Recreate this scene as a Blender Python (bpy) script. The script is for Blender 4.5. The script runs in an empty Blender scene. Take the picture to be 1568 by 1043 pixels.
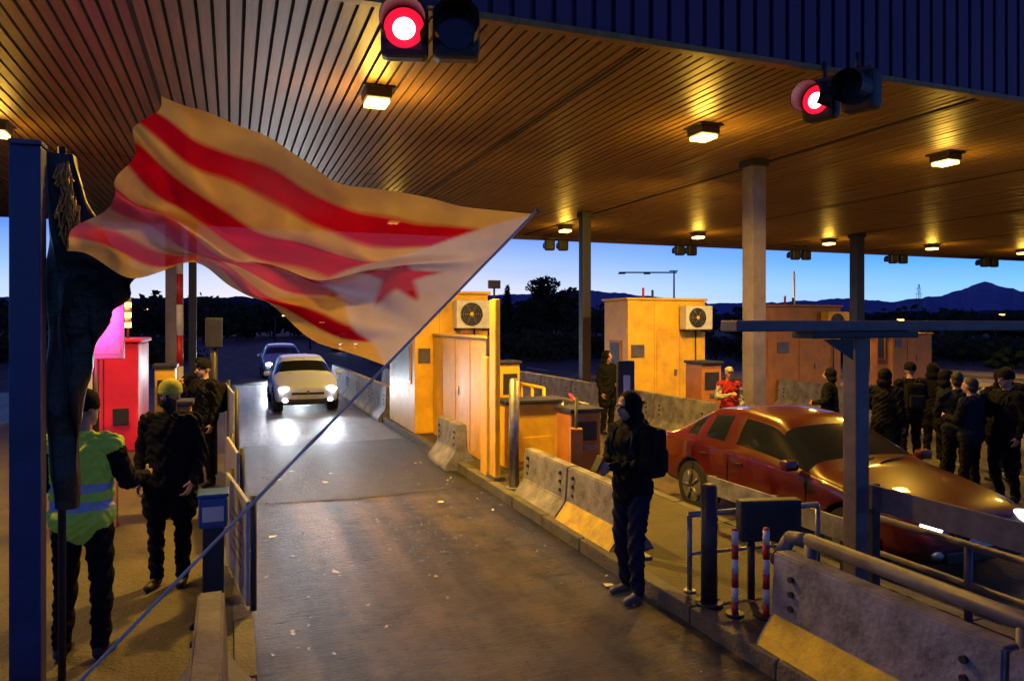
import bpy, bmesh, math, random, time
import numpy as np
from mathutils import Vector, Matrix, noise
random.seed(7)
S=bpy.context.scene
S.view_settings.view_transform='Standard'
S.view_settings.look='None'
COL=S.collection
# ---------------------------------------------------------------- materials
MATS={}
def mat(name,c,rough=.6,metal=0.,nscale=6.,var=.35,bump=.0,bscale=40.,emit=None,estr=0.,coat=0.,c2=None,rvar=.15,stretch=(1,1,1),spec=.5):
    if name in MATS: return MATS[name]
    m=bpy.data.materials.new(name); m.use_nodes=True; nt=m.node_tree; N=nt.nodes; L=nt.links
    b=N['Principled BSDF']; tc=N.new('ShaderNodeTexCoord'); mp=N.new('ShaderNodeMapping'); mp.inputs['Scale'].default_value=stretch
    L.new(tc.outputs['Object'],mp.inputs[0])
    n=N.new('ShaderNodeTexNoise'); n.inputs['Scale'].default_value=nscale; n.inputs['Detail'].default_value=6; n.inputs['Roughness'].default_value=.65
    L.new(mp.outputs[0],n.inputs['Vector'])
    r=N.new('ShaderNodeValToRGB'); r.color_ramp.elements[0].position=.3; r.color_ramp.elements[1].position=.7
    d=c2 if c2 else tuple(x*(1-var) for x in c)
    r.color_ramp.elements[0].color=(*d,1); r.color_ramp.elements[1].color=(*c,1)
    L.new(n.outputs['Fac'],r.inputs[0]); L.new(r.outputs[0],b.inputs['Base Color'])
    mr=N.new('ShaderNodeMapRange'); mr.inputs[3].default_value=max(.03,rough-rvar); mr.inputs[4].default_value=min(1,rough+rvar)
    L.new(n.outputs['Fac'],mr.inputs[0]); L.new(mr.outputs[0],b.inputs['Roughness'])
    b.inputs['Metallic'].default_value=metal; b.inputs['Coat Weight'].default_value=coat
    b.inputs['Specular IOR Level'].default_value=spec
    if emit:
        b.inputs['Emission Color'].default_value=(*emit,1); b.inputs['Emission Strength'].default_value=estr
    if bump>0:
        n2=N.new('ShaderNodeTexNoise'); n2.inputs['Scale'].default_value=bscale; n2.inputs['Detail'].default_value=5
        L.new(mp.outputs[0],n2.inputs['Vector'])
        bp=N.new('ShaderNodeBump'); bp.inputs['Strength'].default_value=bump; bp.inputs['Distance'].default_value=.02
        L.new(n2.outputs['Fac'],bp.inputs['Height']); L.new(bp.outputs[0],b.inputs['Normal'])
    MATS[name]=m; return m

# ---------------------------------------------------------------- mesh builder
class MB:
    def __init__(s): s.bm=bmesh.new(); s.m=[]
    def mi(s,m):
        if m not in s.m: s.m.append(m)
        return s.m.index(m)
    def _fin(s,geom,m,smooth=False):
        i=s.mi(m)
        for v in geom:
            for f in v.link_faces: f.material_index=i; f.smooth=smooth
    def box(s,x0,x1,y0,y1,z0,z1,m,bev=0.,rot=None):
        r=bmesh.ops.create_cube(s.bm,size=1)
        c=Vector(((x0+x1)/2,(y0+y1)/2,(z0+z1)/2)); sc=Vector((x1-x0,y1-y0,z1-z0))
        for v in r['verts']:
            p=Vector((v.co.x*sc.x,v.co.y*sc.y,v.co.z*sc.z))
            if rot: p=rot@p
            v.co=p+c
        vs=r['verts']; i=s.mi(m)
        for v in vs:
            for f in v.link_faces: f.material_index=i
        if bev>0:
            es=list({e for v in vs for e in v.link_edges})
            bmesh.ops.bevel(s.bm,geom=es,offset=bev,segments=2,affect='EDGES',profile=.6,material=-1)
    def cyl(s,p0,p1,r0,m,r1=None,n=16,smooth=True):
        if r1 is None: r1=r0
        p0=Vector(p0);p1=Vector(p1);d=p1-p0
        M=Matrix.Translation((p0+p1)/2)@d.to_track_quat('Z','Y').to_matrix().to_4x4()
        r=bmesh.ops.create_cone(s.bm,cap_ends=True,segments=n,radius1=r0,radius2=r1,depth=d.length,matrix=M)
        i=s.mi(m)
        for f in {f for v in r['verts'] for f in v.link_faces}:
            f.material_index=i; f.smooth=smooth and len(f.verts)==4
    def sph(s,c,rad,m,n=14,rot=None):
        if not hasattr(rad,'__len__'): rad=(rad,)*3
        M=Matrix.Translation(Vector(c))
        if rot: M=M@rot.to_4x4()
        M=M@Matrix.Diagonal((*rad,1))
        r=bmesh.ops.create_uvsphere(s.bm,u_segments=n,v_segments=max(6,n*2//3),radius=1,matrix=M)
        s._fin(r['verts'],m,True)
    def pipe(s,pts,r,m,n=12):
        for a,b in zip(pts[:-1],pts[1:]): s.cyl(a,b,r,m,n=n)
        for p in pts[1:-1]: s.sph(p,r*1.0,m,n=12)
    def poly(s,pts,m):
        vs=[s.bm.verts.new(p) for p in pts]; f=s.bm.faces.new(vs); f.material_index=s.mi(m); return f
    def prism(s,prof,y0,y1,m,bev=0):
        a=[s.bm.verts.new((p[0],y0,p[1])) for p in prof]; b=[s.bm.verts.new((p[0],y1,p[1])) for p in prof]
        n=len(prof); i=s.mi(m); fs=[]
        fs.append(s.bm.faces.new(a)); fs.append(s.bm.faces.new(b[::-1]))
        for k in range(n): fs.append(s.bm.faces.new((a[k],b[k],b[(k+1)%n],a[(k+1)%n])))
        for f in fs: f.material_index=i
        bmesh.ops.recalc_face_normals(s.bm,faces=fs)
        if bev>0:
            es=list({e for f in fs for e in f.edges})
            bmesh.ops.bevel(s.bm,geom=es,offset=bev,segments=2,affect='EDGES',material=-1)
    def obj(s,name,loc=(0,0,0),rz=0.,parent=None):
        me=bpy.data.meshes.new(name); s.bm.to_mesh(me); s.bm.free()
        for m in s.m: me.materials.append(m)
        o=bpy.data.objects.new(name,me); COL.objects.link(o); o.location=loc; o.rotation_euler=(0,0,rz)
        if parent: o.parent=parent
        return o
def empty(name,loc=(0,0,0),rz=0.):
    o=bpy.data.objects.new(name,None); COL.objects.link(o); o.location=loc; o.rotation_euler=(0,0,rz); o.empty_display_size=.2; return o
def light(kind,name,loc,energy,color,parent=None,size=.2,rot=(0,0,0),spot=None,blend=.5,spread=None):
    l=bpy.data.lights.new(name,kind); l.energy=energy; l.color=color
    if kind=='AREA':
        l.size=size
        if spread: l.spread=spread
    else: l.shadow_soft_size=size
    if kind=='SPOT': l.spot_size=spot; l.spot_blend=blend
    o=bpy.data.objects.new(name,l); COL.objects.link(o); o.location=loc; o.rotation_euler=rot
    if parent: o.parent=parent
    return o

AMB=(1.,.55,.06)
concrete=mat('concrete',(.18,.17,.20),.8,nscale=3,var=.6,bump=.6,bscale=30)
concw=mat('painted_concrete',(.26,.25,.32),.75,nscale=4,var=.75,bump=.5,bscale=25)
yelp=mat('yellow_paint_worn',(.55,.38,.03),.6,nscale=7,var=.6,bump=.3)
kerbm=mat('kerb_stone',(.12,.11,.12),.8,nscale=5,var=.6,bump=.8)
island=mat('island_paving',(.07,.055,.045),.7,nscale=2.5,var=.8,bump=1.,bscale=35)
steelblue=mat('blue_grey_steel',(.12,.11,.17),.5,metal=.3,nscale=9,var=.5)
steel=mat('galvanised_steel',(.28,.28,.32),.45,metal=.7,nscale=14,var=.45)
darkst=mat('dark_steel',(.03,.03,.04),.5,metal=.3)
black=mat('black_plastic',(.012,.012,.014),.5)
yellow=mat('booth_yellow',(.82,.47,.02),.5,nscale=2.2,var=.4,bump=.1)
orange=mat('booth_orange',(.45,.17,.025),.5,nscale=3,var=.4)
dullor=mat('booth_dull_orange',(.36,.15,.035),.55,nscale=2.5,var=.4)
white=mat('white_paint',(.62,.62,.64),.5,nscale=6,var=.3)
redp=mat('red_paint',(.45,.02,.03),.45,nscale=5,var=.3)
glassd=mat('dark_glass',(.012,.016,.02),.1,rvar=.03,coat=.3)
rubber=mat('tyre_rubber',(.015,.015,.015),.8)
lampE=mat('lamp_glow',(1,.8,.4),.5,emit=(1.,.66,.14),estr=7)
headE=mat('headlamp_glow',(1,1,1),.3,emit=(.95,.97,1.),estr=24)
headR=mat('headlamp_dim',(1,1,1),.3,emit=(.85,.95,1.),estr=4)
redE=mat('red_signal_glow',(.5,.02,.04),.4,emit=(1.,.01,.05),estr=.75)
redHot=mat('red_signal_core',(1,.5,.5),.4,emit=(1.,.62,.66),estr=5)
bluebox=mat('blue_plastic',(.02,.08,.30),.4)
orangeE=mat('amber_glow',(1,.5,.1),.4,emit=(1,.42,.08),estr=8)

# ---------------------------------------------------------------- world
W=bpy.data.worlds.new("World"); S.world=W; W.use_nodes=True
nt=W.node_tree; N=nt.nodes; L=nt.links; N.clear()
out=N.new('ShaderNodeOutputWorld'); bg=N.new('ShaderNodeBackground'); bg2=N.new('ShaderNodeBackground'); add=N.new('ShaderNodeAddShader')
tc=N.new('ShaderNodeTexCoord'); sp=N.new('ShaderNodeSeparateXYZ'); L.new(tc.outputs['Generated'],sp.inputs[0])
rp=N.new('ShaderNodeValToRGB'); cr=rp.color_ramp
cols=[(0,(.50,.82,1.15)),(.04,(.26,.66,1.30)),(.08,(.06,.42,1.25)),(.13,(.02,.20,.95)),(.25,(.02,.07,.40)),(.45,(.03,.028,.20)),(1,(.03,.016,.12))]
cr.elements[0].position=0; cr.elements[0].color=(*cols[0][1],1); cr.elements[1].position=1; cr.elements[1].color=(*cols[-1][1],1)
for p,c in cols[1:-1]:
    e=cr.elements.new(p); e.color=(*c,1)
L.new(sp.outputs['Z'],rp.inputs[0])
dv=N.new('ShaderNodeVectorMath'); dv.operation='DOT_PRODUCT'; dv.inputs[1].default_value=(math.sin(math.radians(9)),math.cos(math.radians(9)),0)
L.new(tc.outputs['Generated'],dv.inputs[0])
pw=N.new('ShaderNodeMath'); pw.operation='POWER'; pw.use_clamp=True; pw.inputs[1].default_value=9
mx0=N.new('ShaderNodeMath'); mx0.operation='MAXIMUM'; mx0.inputs[1].default_value=0; L.new(dv.outputs['Value'],mx0.inputs[0]); L.new(mx0.outputs[0],pw.inputs[0])
fz=N.new('ShaderNodeMapRange'); fz.inputs[1].default_value=.02; fz.inputs[2].default_value=.14; fz.inputs[3].default_value=1; fz.inputs[4].default_value=0; L.new(sp.outputs['Z'],fz.inputs[0])
ml=N.new('ShaderNodeMath'); ml.operation='MULTIPLY'; L.new(pw.outputs[0],ml.inputs[0]); L.new(fz.outputs[0],ml.inputs[1])
mx=N.new('ShaderNodeMixRGB'); L.new(ml.outputs[0],mx.inputs[0]); L.new(rp.outputs[0],mx.inputs[1]); mx.inputs[2].default_value=(1.0,.88,.88,1)
cn=N.new('ShaderNodeTexNoise'); cn.inputs['Scale'].default_value=5; cn.inputs['Detail'].default_value=6
cm=N.new('ShaderNodeMapping'); cm.inputs['Scale'].default_value=(1,1,9); L.new(tc.outputs['Generated'],cm.inputs[0]); L.new(cm.outputs[0],cn.inputs['Vector'])
cmr=N.new('ShaderNodeMapRange'); cmr.inputs[1].default_value=.5; cmr.inputs[2].default_value=.75; cmr.inputs[3].default_value=0; cmr.inputs[4].default_value=.25; L.new(cn.outputs['Fac'],cmr.inputs[0])
mx2=N.new('ShaderNodeMixRGB'); L.new(cmr.outputs[0],mx2.inputs[0]); L.new(mx.outputs[0],mx2.inputs[1]); mx2.inputs[2].default_value=(.34,.48,.95,1)
L.new(mx2.outputs[0],bg.inputs[0]); bg.inputs[1].default_value=1.0
sky=N.new('ShaderNodeTexSky'); sky.sky_type='NISHITA'; sky.sun_disc=False; sky.sun_elevation=math.radians(1); sky.sun_rotation=math.radians(2)
L.new(sky.outputs[0],bg2.inputs[0]); bg2.inputs[1].default_value=.003
L.new(bg.outputs[0],add.inputs[0]); L.new(bg2.outputs[0],add.inputs[1]); L.new(add.outputs[0],out.inputs[0])

# ---------------------------------------------------------------- ground
def asphalt(name,c,c2,wet=.45,groove=0.,lo=.36,hi=.5,bs=.7,spec=.5,rr=.2):
    m=bpy.data.materials.new(name); m.use_nodes=True; nt=m.node_tree; N=nt.nodes; L=nt.links; b=N['Principled BSDF']
    b.inputs['Specular IOR Level'].default_value=spec
    tc=N.new('ShaderNodeTexCoord')
    n=N.new('ShaderNodeTexNoise'); n.inputs['Scale'].default_value=2.2; n.inputs['Detail'].default_value=10; n.inputs['Roughness'].default_value=.8; L.new(tc.outputs['Object'],n.inputs['Vector'])
    mp=N.new('ShaderNodeMapping'); mp.inputs['Scale'].default_value=(1.8,14,1); mp.inputs['Rotation'].default_value=(0,0,.05); L.new(tc.outputs['Object'],mp.inputs[0])
    n2=N.new('ShaderNodeTexNoise'); n2.inputs['Scale'].default_value=2.; n2.inputs['Detail'].default_value=8; n2.inputs['Roughness'].default_value=.8; L.new(mp.outputs[0],n2.inputs['Vector'])
    mp3=N.new('ShaderNodeMapping'); mp3.inputs['Scale'].default_value=(2.,.15,1); L.new(tc.outputs['Object'],mp3.inputs[0])
    n3=N.new('ShaderNodeTexNoise'); n3.inputs['Scale'].default_value=1.1; n3.inputs['Detail'].default_value=3; L.new(mp3.outputs[0],n3.inputs['Vector'])
    m1=N.new('ShaderNodeMath'); m1.operation='MULTIPLY'; L.new(n.outputs['Fac'],m1.inputs[0]); L.new(n3.outputs['Fac'],m1.inputs[1])
    m2=N.new('ShaderNodeMath'); m2.operation='MULTIPLY_ADD'; L.new(n2.outputs['Fac'],m2.inputs[0]); m2.inputs[1].default_value=.35; L.new(m1.outputs[0],m2.inputs[2])
    r=N.new('ShaderNodeValToRGB'); r.color_ramp.elements[0].position=lo; r.color_ramp.elements[1].position=hi
    r.color_ramp.elements[0].color=(*c2,1); r.color_ramp.elements[1].color=(*c,1); L.new(m2.outputs[0],r.inputs[0]); L.new(r.outputs[0],b.inputs['Base Color'])
    mr=N.new('ShaderNodeMapRange'); mr.inputs[1].default_value=.38; mr.inputs[2].default_value=.62; mr.inputs[3].default_value=wet; mr.inputs[4].default_value=wet+rr; L.new(n2.outputs['Fac'],mr.inputs[0]); L.new(mr.outputs[0],b.inputs['Roughness'])
    n4=N.new('ShaderNodeTexNoise'); n4.inputs['Scale'].default_value=30; n4.inputs['Detail'].default_value=4; L.new(tc.outputs['Object'],n4.inputs['Vector'])
    ad=N.new('ShaderNodeMath'); ad.operation='MULTIPLY_ADD'; L.new(n2.outputs['Fac'],ad.inputs[0]); ad.inputs[1].default_value=groove; L.new(n4.outputs['Fac'],ad.inputs[2])
    bp=N.new('ShaderNodeBump'); bp.inputs['Strength'].default_value=bs; bp.inputs['Distance'].default_value=.03; L.new(ad.outputs[0],bp.inputs['Height']); L.new(bp.outputs[0],b.inputs['Normal'])
    return m
gm=asphalt('ground_asphalt',(.05,.05,.055),(.022,.022,.027),.65,spec=.25)
lane=asphalt('lane_concrete',(.125,.095,.065),(.010,.008,.010),.27,groove=3.0,bs=1.,lo=.36,hi=.50,spec=.6,rr=.26)
patch=asphalt('lane_patch',(.035,.035,.045),(.012,.012,.02),.38,groove=1.8,bs=.9)
g=MB(); g.poly([(-3000,-500,0),(6000,-500,0),(6000,6000,0),(-3000,6000,0)],gm); g.obj('ground')
def sheet(name,x0,x1,y0,y1,z,m):
    q=MB(); q.poly([(x0,y0,z),(x1,y0,z),(x1,y1,z),(x0,y1,z)],m); return q.obj(name)
LANES=[(.15,3.42),(5.38,8.62),(10.95,13.9),(16.2,19.3),(21.6,24.8),(27,30.2),(-8.,-4.8)]
ISL=[(-4.8,.15),(3.42,5.38),(8.62,10.95),(13.9,16.2),(19.3,21.6),(24.8,27),(30.2,32.5)]
for a,b in LANES: sheet('toll_lane',a-.02,b+.02,-3,30,.004,lane)
q=MB(); q.poly([(.2,10.3,.008),(1.7,10.15,.008),(3.36,10.4,.008),(3.36,15.2,.008),(1.4,15.0,.008),(.2,15.3,.008)],patch); q.obj('asphalt_patch_road')
mk=mat('road_marking',(.55,.55,.53),.6,nscale=9,var=.5)
for a,b in LANES[:3]:
    q=MB(); q.poly([(a+.3,29.6,.008),(b-.3,29.6,.008),(b-.3,29.9,.008),(a+.3,29.9,.008)],mk); 
    for yy in range(34,80,6): q.poly([(b+.9,yy,.008),(b+1.05,yy,.008),(b+1.05,yy+3,.008),(b+.9,yy+3,.008)],mk)
    q.obj('road_marking')
for k,(a,b) in enumerate(ISL):
    q=MB(); q.box(a+.14,b-.14,-3,29,-.05,.13,island)
    y=-3
    while y<29:
        st=1 if k<3 else 8
        for xx in (a,b-.14):
            j=random.uniform(-.006,.006) if k<3 else 0
            q.box(xx+j,xx+.14+j,y+.008,y+st-.008,-.05,.142+j*.5,kerbm,.014 if k<3 else 0)
        y+=st
    q.obj('toll_island_kerb')
# ---------------------------------------------------------------- canopy
plank=mat('ceiling_plank',(.34,.19,.05),.42,nscale=2.5,var=.5,bump=.15,bscale=20,stretch=(6,.35,1),rvar=.1,spec=.28)
gapm=mat('ceiling_gap',(.008,.006,.006),.9)
fasc=mat('fascia_purple',(.075,.022,.10),.55,nscale=1.5,var=.5)
def canopy():
    ZC=5.5
    c=empty('toll_canopy',(0,0,0))
    q=MB(); x=-16.
    q.mi(plank)
    while x<52:
        for y0,y1 in ((7.06,15.4),(15.42,24.2)):
            dz=random.uniform(-.006,.006)
            x1=x+.112
            vs=[q.bm.verts.new(p) for p in [(x,y0,ZC+.03),(x,y0,ZC+dz),(x1,y0,ZC+dz),(x1,y0,ZC+.03),(x,y1,ZC+.03),(x,y1,ZC+dz),(x1,y1,ZC+dz),(x1,y1,ZC+.03)]]
            for f in ((1,2,6,5),(0,1,5,4),(2,3,7,6)): q.bm.faces.new([vs[k] for k in f])
        x+=.148
    q.obj('slatted_ceiling',parent=c)
    q=MB(); q.box(-16.2,52.2,7.02,24.3,ZC+.035,ZC+.4,gapm)
    for x in (-6.5,-.95,4.3,9.6,14.9,20.2,25.5): q.box(x,x+.05,7.1,24.1,ZC-.012,ZC+.03,gapm)
    q.obj('roof_deck',parent=c)
    q=MB(); x=-16.2
    while x<52:
        q.box(x,x+.17,6.93,6.99,ZC-.02,7.6,fasc); x+=.23
    q.box(-16.2,52.2,6.991,7.018,ZC-.03,7.62,fasc); q.box(-16.2,52.2,6.9,7.03,ZC-.10,ZC-.032,plank,.01)
    q.box(-16.2,52.2,24.32,24.5,ZC-.12,7.2,fasc)
    q.obj('roof_fascia',parent=c)
canopy()
colm=mat('column_concrete',(.20,.17,.23),.65,nscale=3,var=.4,bump=.2)
cold=mat('column_dark_paint',(.03,.03,.045),.5)
def column(x,y,m,w=.2):
    q=MB(); q.box(x-w,x+w,y-w,y+w,.13,5.497,m,.02); q.box(x-w-.02,x+w+.02,y-w-.02,y+w+.02,.13,.5,m,.01); q.box(x-w-.04,x+w+.04,y-w-.04,y+w+.04,5.36,5.49,darkst,.01)
    q.obj('canopy_column')
column(9.3,11.5,colm,.155); column(9.25,18.6,cold,.13); column(20.3,19.7,cold,.17); column(-1.25,18.6,colm,.16); column(-1.0,22.,cold,.1)
fix=mat('lamp_housing',(.10,.09,.08),.5,metal=.4)
def ceil_lamp(x,y,on=1.,glow=True):
    e=empty('ceiling_lamp',(x,y,5.5))
    q=MB(); q.box(-.17,.17,-.2,.2,-.15,0,fix,.02); q.box(-.145,.145,-.175,.175,-.215,-.152,lampE if on else glassd,.02)
    q.box(-.21,.21,-.24,.24,-.03,-.002,fix,.005)
    q.obj('housing',parent=e)
    if on:
        light('AREA','lamp_light',(0,0,-.25),on*560,AMB,e,size=.34,spread=math.radians(150))
        light('POINT','lamp_spill',(0,0,-.40),max(on,.5)*75,AMB,e,size=.14)
for k,x in enumerate((1.80,6.95,12.2,17.7,23,28.3)): ceil_lamp(x,9.8,(1.15,.85,.18,.7,.7,.7)[k])
for k,x in enumerate((4.4,9.9,14.9,20.6,25.8,31)): ceil_lamp(x,21.3,.7 if k else .35)
ceil_lamp(-3.4,13.5,.4); ceil_lamp(-3.4,7.6,.35)
def booth_fill(x,y,z,en,rx=70,rz=0):  # added fill spot in a small made-up housing, brightens the booth fronts
    e=empty('added_booth_fill',(x,y,z),math.radians(rz)); q=MB(); q.box(-.09,.09,-.03,.03,-.06,.06,darkst,.01); q.box(-.075,.075,.031,.036,-.045,.045,lampE); q.cyl((0,0,-.06),(0,0,-.2),.015,darkst); q.obj('housing',parent=e)
    light('SPOT','added_fill_spot',(0,.08,0),en,(1.,.56,.07),e,size=.08,rot=(math.radians(rx),0,0),spot=math.radians(130),blend=.8)
booth_fill(9.4,11.72,4.3,950,65); booth_fill(3.56,10.1,2.96,340,80,-8)

def signal(x,y,z,rz,lit=True,s=1.):
    q=MB()
    for k,ox in enumerate((-.24,.24)):
        q.box(ox-.22*s,ox+.22*s,0,.22,-.25*s,.25*s,black,.06)
        q.cyl((ox,0,0),(ox,-.02,0),.185*s,redE if (k==0 and lit) else glassd,n=32)
        if k==0 and lit: q.sph((ox,-.02,-.01),(.105*s,.02,.105*s),redHot,n=24)
        n=20
        for j in range(n):
            a0=math.radians(-40+260*j/n); a1=math.radians(-40+260*(j+1)/n); R=.2*s
            p=[(ox+R*math.cos(a),yy,R*math.sin(a)) for a,yy in ((a0,.0),(a1,.0),(a1,-.26),(a0,-.26))]
            R2=R+.008
            q.poly(p,black)
            p2=[(ox+R2*math.cos(a),yy,R2*math.sin(a)) for a,yy in ((a0,.0),(a1,.0),(a1,-.26),(a0,-.26))]
            q.poly(p2[::-1],black)
    q.box(-.4*s,.4*s,.08,.14,.251*s,.30*s,darkst); q.cyl((-.2,.11,.28*s),(-.2,.11,5.5-z),.025,darkst); q.cyl((.2,.11,.28*s),(.2,.11,5.5-z),.025,darkst)
    o=q.obj('traffic_light',(x,y,z),rz)
    if lit: light('POINT','signal_light',(-.24,-.2,0),2,(1,.03,.10),o,size=.12)
signal(1.72,6.66,5.12,math.radians(-16)); signal(6.55,6.66,5.04,math.radians(-72),s=.9)
for x in (10.6,15.9,21.3,26.5,32): signal(x,23.6,5.12,math.radians(170),False,.8)

# ---------------------------------------------------------------- booths
def booth(name,x0,x1,y0,y1,z1,m,ac=1,base=.13):
    e=empty(name,(0,0,0)); q=MB()
    q.box(x0,x1,y0,y1,base,z1,m,.03)
    q.box(x0-.05,x1+.05,y0-.05,y1+.05,z1+.002,z1+.06,m,.02)
    w=x1-x0
    for f in (.33,.66): q.box(x0+w*f-.005,x0+w*f+.005,y0-.003,y0-.0005,base+.1,z1-.08,orange)
    q.box(x0+w*.36,x0+w*.63,y0-.02,y0-.004,base+.08,base+2.05,m,.01)
    q.box(x0+w*.58,x0+w*.61,y0-.06,y0-.021,base+1.0,base+1.14,steel,.005)
    q.box(x0+w*.04,x0+w*.2,y0-.03,y0-.002,base+1.45,base+1.75,steelblue,.01)
    for xs,d in ((x0,-1),(x1,1)):
        xa,xb=sorted((xs+d*.003,xs+d*.025)); q.box(xa,xb,y0+.3,y1-.3,base+1.0,base+1.85,orange,.008)
        xa,xb=sorted((xs+d*.026,xs+d*.03)); q.box(xa,xb,y0+.38,y1-.38,base+1.06,base+1.79,darkst)
    q.obj('walls',parent=e)
    if ac:
        q=MB(); ax=x1-.42; az=z1-.42
        q.box(ax-.38,ax+.38,y0-.36,y0-.06,az-.29,az+.29,white if ac==1 else yellow,.03)
        q.cyl((ax-.06,y0-.361,az),(ax-.06,y0-.37,az),.24,black,n=32)
        for k in range(5):
            rr=.05+.045*k
            for j in range(20):
                a0=j*math.tau/20;a1=(j+1)*math.tau/20
                q.cyl((ax-.06+rr*math.cos(a0),y0-.385,az+rr*math.sin(a0)),(ax-.06+rr*math.cos(a1),y0-.385,az+rr*math.sin(a1)),.005,steel,n=4)
        for j in range(6):
            a=j*math.tau/6; q.cyl((ax-.06,y0-.385,az),(ax-.06+.24*math.cos(a),y0-.385,az+.24*math.sin(a)),.006,steel,n=4)
        q.sph((ax-.06,y0-.385,az),(.05,.02,.05),yellow)
        for dx in (-.3,.3): q.box(ax+dx-.02,ax+dx+.02,y0-.36,y0,az-.34,az-.295,darkst)
        q.cyl((ax+.1,y0-.05,az-.3),(ax+.1,y0-.05,base+.4),.018,darkst)
        q.obj('air_conditioner',parent=e)
    q=MB()
    q.cyl((x0+w*.3,y0+.4,z1+.06),(x0+w*.3,y0+.4,z1+.32),.03,redp); q.cyl((x0+w*.42,y0+.4,z1+.06),(x0+w*.42,y0+.4,z1+.27),.03,darkst)
    q.obj('roof_antenna',parent=e)
    return e
booth('toll_booth',3.5,5.08,14.8,17.4,3.0,yellow)
booth('toll_booth',8.85,11.05,15.5,16.7,2.95,yellow)
booth('toll_booth',13.95,16.3,16.4,17.3,2.85,dullor,ac=2)
booth('toll_booth',21.2,23.0,19.,20,2.0,dullor,ac=0)
q=MB(); q.box(3.86,3.94,11.3,14.72,.13,2.15,yellow,.01)
for yy in (12.2,13.1,14.): q.box(3.852,3.8595,yy,yy+.02,.2,2.1,orange)
q.box(3.84,3.859,12.9,12.94,1.1,1.25,steel); q.box(3.84,3.96,11.26,11.3,.13,2.2,darkst,.005); q.box(3.83,3.97,11.26,14.72,2.152,2.19,yellow)
q.obj('yellow_screen_wall')

def machine(name,x,y,w,d,h,m,rz=0,screen=True):
    q=MB(); q.box(-w/2,w/2,-d/2,d/2,0,h,m,.025); q.box(-w/2-.03,w/2+.03,-d/2-.05,d/2+.03,h+.002,h+.06,darkst,.015)
    q.box(-w*.35,w*.35,-d/2-.012,-d/2-.002,h*.1,h*.48,m,.004)
    if screen: q.box(-w*.35,w*.35,-d/2-.014,-d/2-.003,h*.62,h*.88,darkst,.004); q.box(-w*.1,w*.3,-d/2-.03,-d/2-.004,h*.5,h*.56,steel,.004)
    return q.obj(name,(x,y,.13),rz)
machine('payment_machine',4.62,9.5,.46,.5,1.02,orange)
machine('payment_machine',4.45,11.0,.9,.5,1.0,yellow,screen=False)
machine('payment_machine',9.5,13.4,.5,.6,1.4,orange)
machine('payment_machine',4.9,13.2,.4,.4,1.5,yellow)
q=MB(); q.box(3.52,3.60,9.95,10.2,.13,2.75,yellow,.015); q.box(3.5,3.66,9.93,10.3,.131,.2,kerbm,.01); q.box(3.53,3.59,10.35,10.65,.13,1.9,yellow,.01); q.obj('yellow_guard_panel')
q=MB(); q.cyl((3.62,9.45,.13),(3.62,9.45,1.62),.07,steel,n=20); q.sph((3.62,9.45,1.62),(.07,.07,.03),steel); q.cyl((3.62,9.45,.131),(3.62,9.45,.16),.12,steel); q.obj('steel_bollard')
q=MB(); q.box(3.58,3.70,6.2,6.3,.13,1.62,steel,.01); q.box(3.5,3.78,6.15,6.35,.131,.16,steel)
q.box(3.57,3.71,6.17,6.33,1.62,1.66,darkst,.01); q.obj('steel_post')
q=MB(); q.cyl((0,0,0),(0,0,1.3),.02,darkst); q.cyl((0,0,1.25),(.9,.0,1.25),.025,redp); q.box(-.08,.08,-.08,.08,0,.9,orange,.01); q.obj('barrier_arm',(4.2,8.7,.13),math.radians(70))
q=MB()
for k in range(4): q.cyl((0,k*.5,0),(0,k*.5,1.0),.022,steel)
q.cyl((0,0,1.),(0,1.5,1.),.022,steel); q.cyl((0,0,.5),(0,1.5,.5),.018,steel); q.obj('guard_railing',(5.2,10.3,.13))
q=MB()
for k in range(6): q.cyl((0,k*.55,0),(0,k*.55,1.1),.028,yellow)
q.cyl((0,0,1.1),(0,2.75,1.1),.028,yellow); q.cyl((0,0,.6),(0,2.75,.6),.022,yellow); q.obj('guard_railing',(5.25,12.2,.13))
q=MB(); q.box(-.05,.05,-.05,.05,0,1.55,white,.008); q.box(-.13,.13,-.03,.03,1.25,1.75,darkst,.01); q.obj('lane_sensor_post',(5.1,9.,.13))

# ---------------------------------------------------------------- jersey barriers
def jersey(x,y0,y1,h=.75,m=concw,yel=False,z=.0,name='concrete_barrier',rz=0.):
    q=MB(); L_=y1-y0
    prof=[(-.28,0),(.28,0),(.28,.08),(.10,.32),(.075,h),(-.075,h),(-.10,.32),(-.28,.08)]
    q.prism(prof,0,L_,m,bev=.014)
    for yy in (L_*.12,L_*.88):
        for zz in (.42,.52,.62): q.cyl((-.11,yy,zz),(-.086,yy,zz),.022,darkst,n=8)
    if yel:
        q.prism([(-.285,.082),(-.104,.324),(-.11,.332),(-.295,.09)],L_*.03,L_*.97,yelp)
        q.prism([(-.284,.004),(-.284,.08),(-.294,.08),(-.294,.004)],L_*.03,L_*.97,yelp)
    return q.obj(name,(x,y0,z),rz)
jersey(3.75,7.85,9.2,.72); jersey(3.75,6.45,7.83,.72,yel=True)
jersey(3.72,2.6,4.3,.76,yel=True); jersey(3.72,.8,2.58,.76,yel=True)
jersey(3.5,11.5,12.7,.75) 
for y in (17.9,20.,22.1,24.2,26.3): jersey(3.6,y,y+2.05,.85)
for y in (12.,14.1,16.2,18.3,20.4,22.5,24.6,26.7): jersey(8.75,y,y+2.05,.85)
jersey(8.95,3.4,5.45,.85,m=concrete)
for y in (20.,22.1,24.2): jersey(5.1,y,y+2.05,.8)
for y in (8.,10.1,12.2,14.3): jersey(14.1,y,y+2.05,.85)
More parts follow.
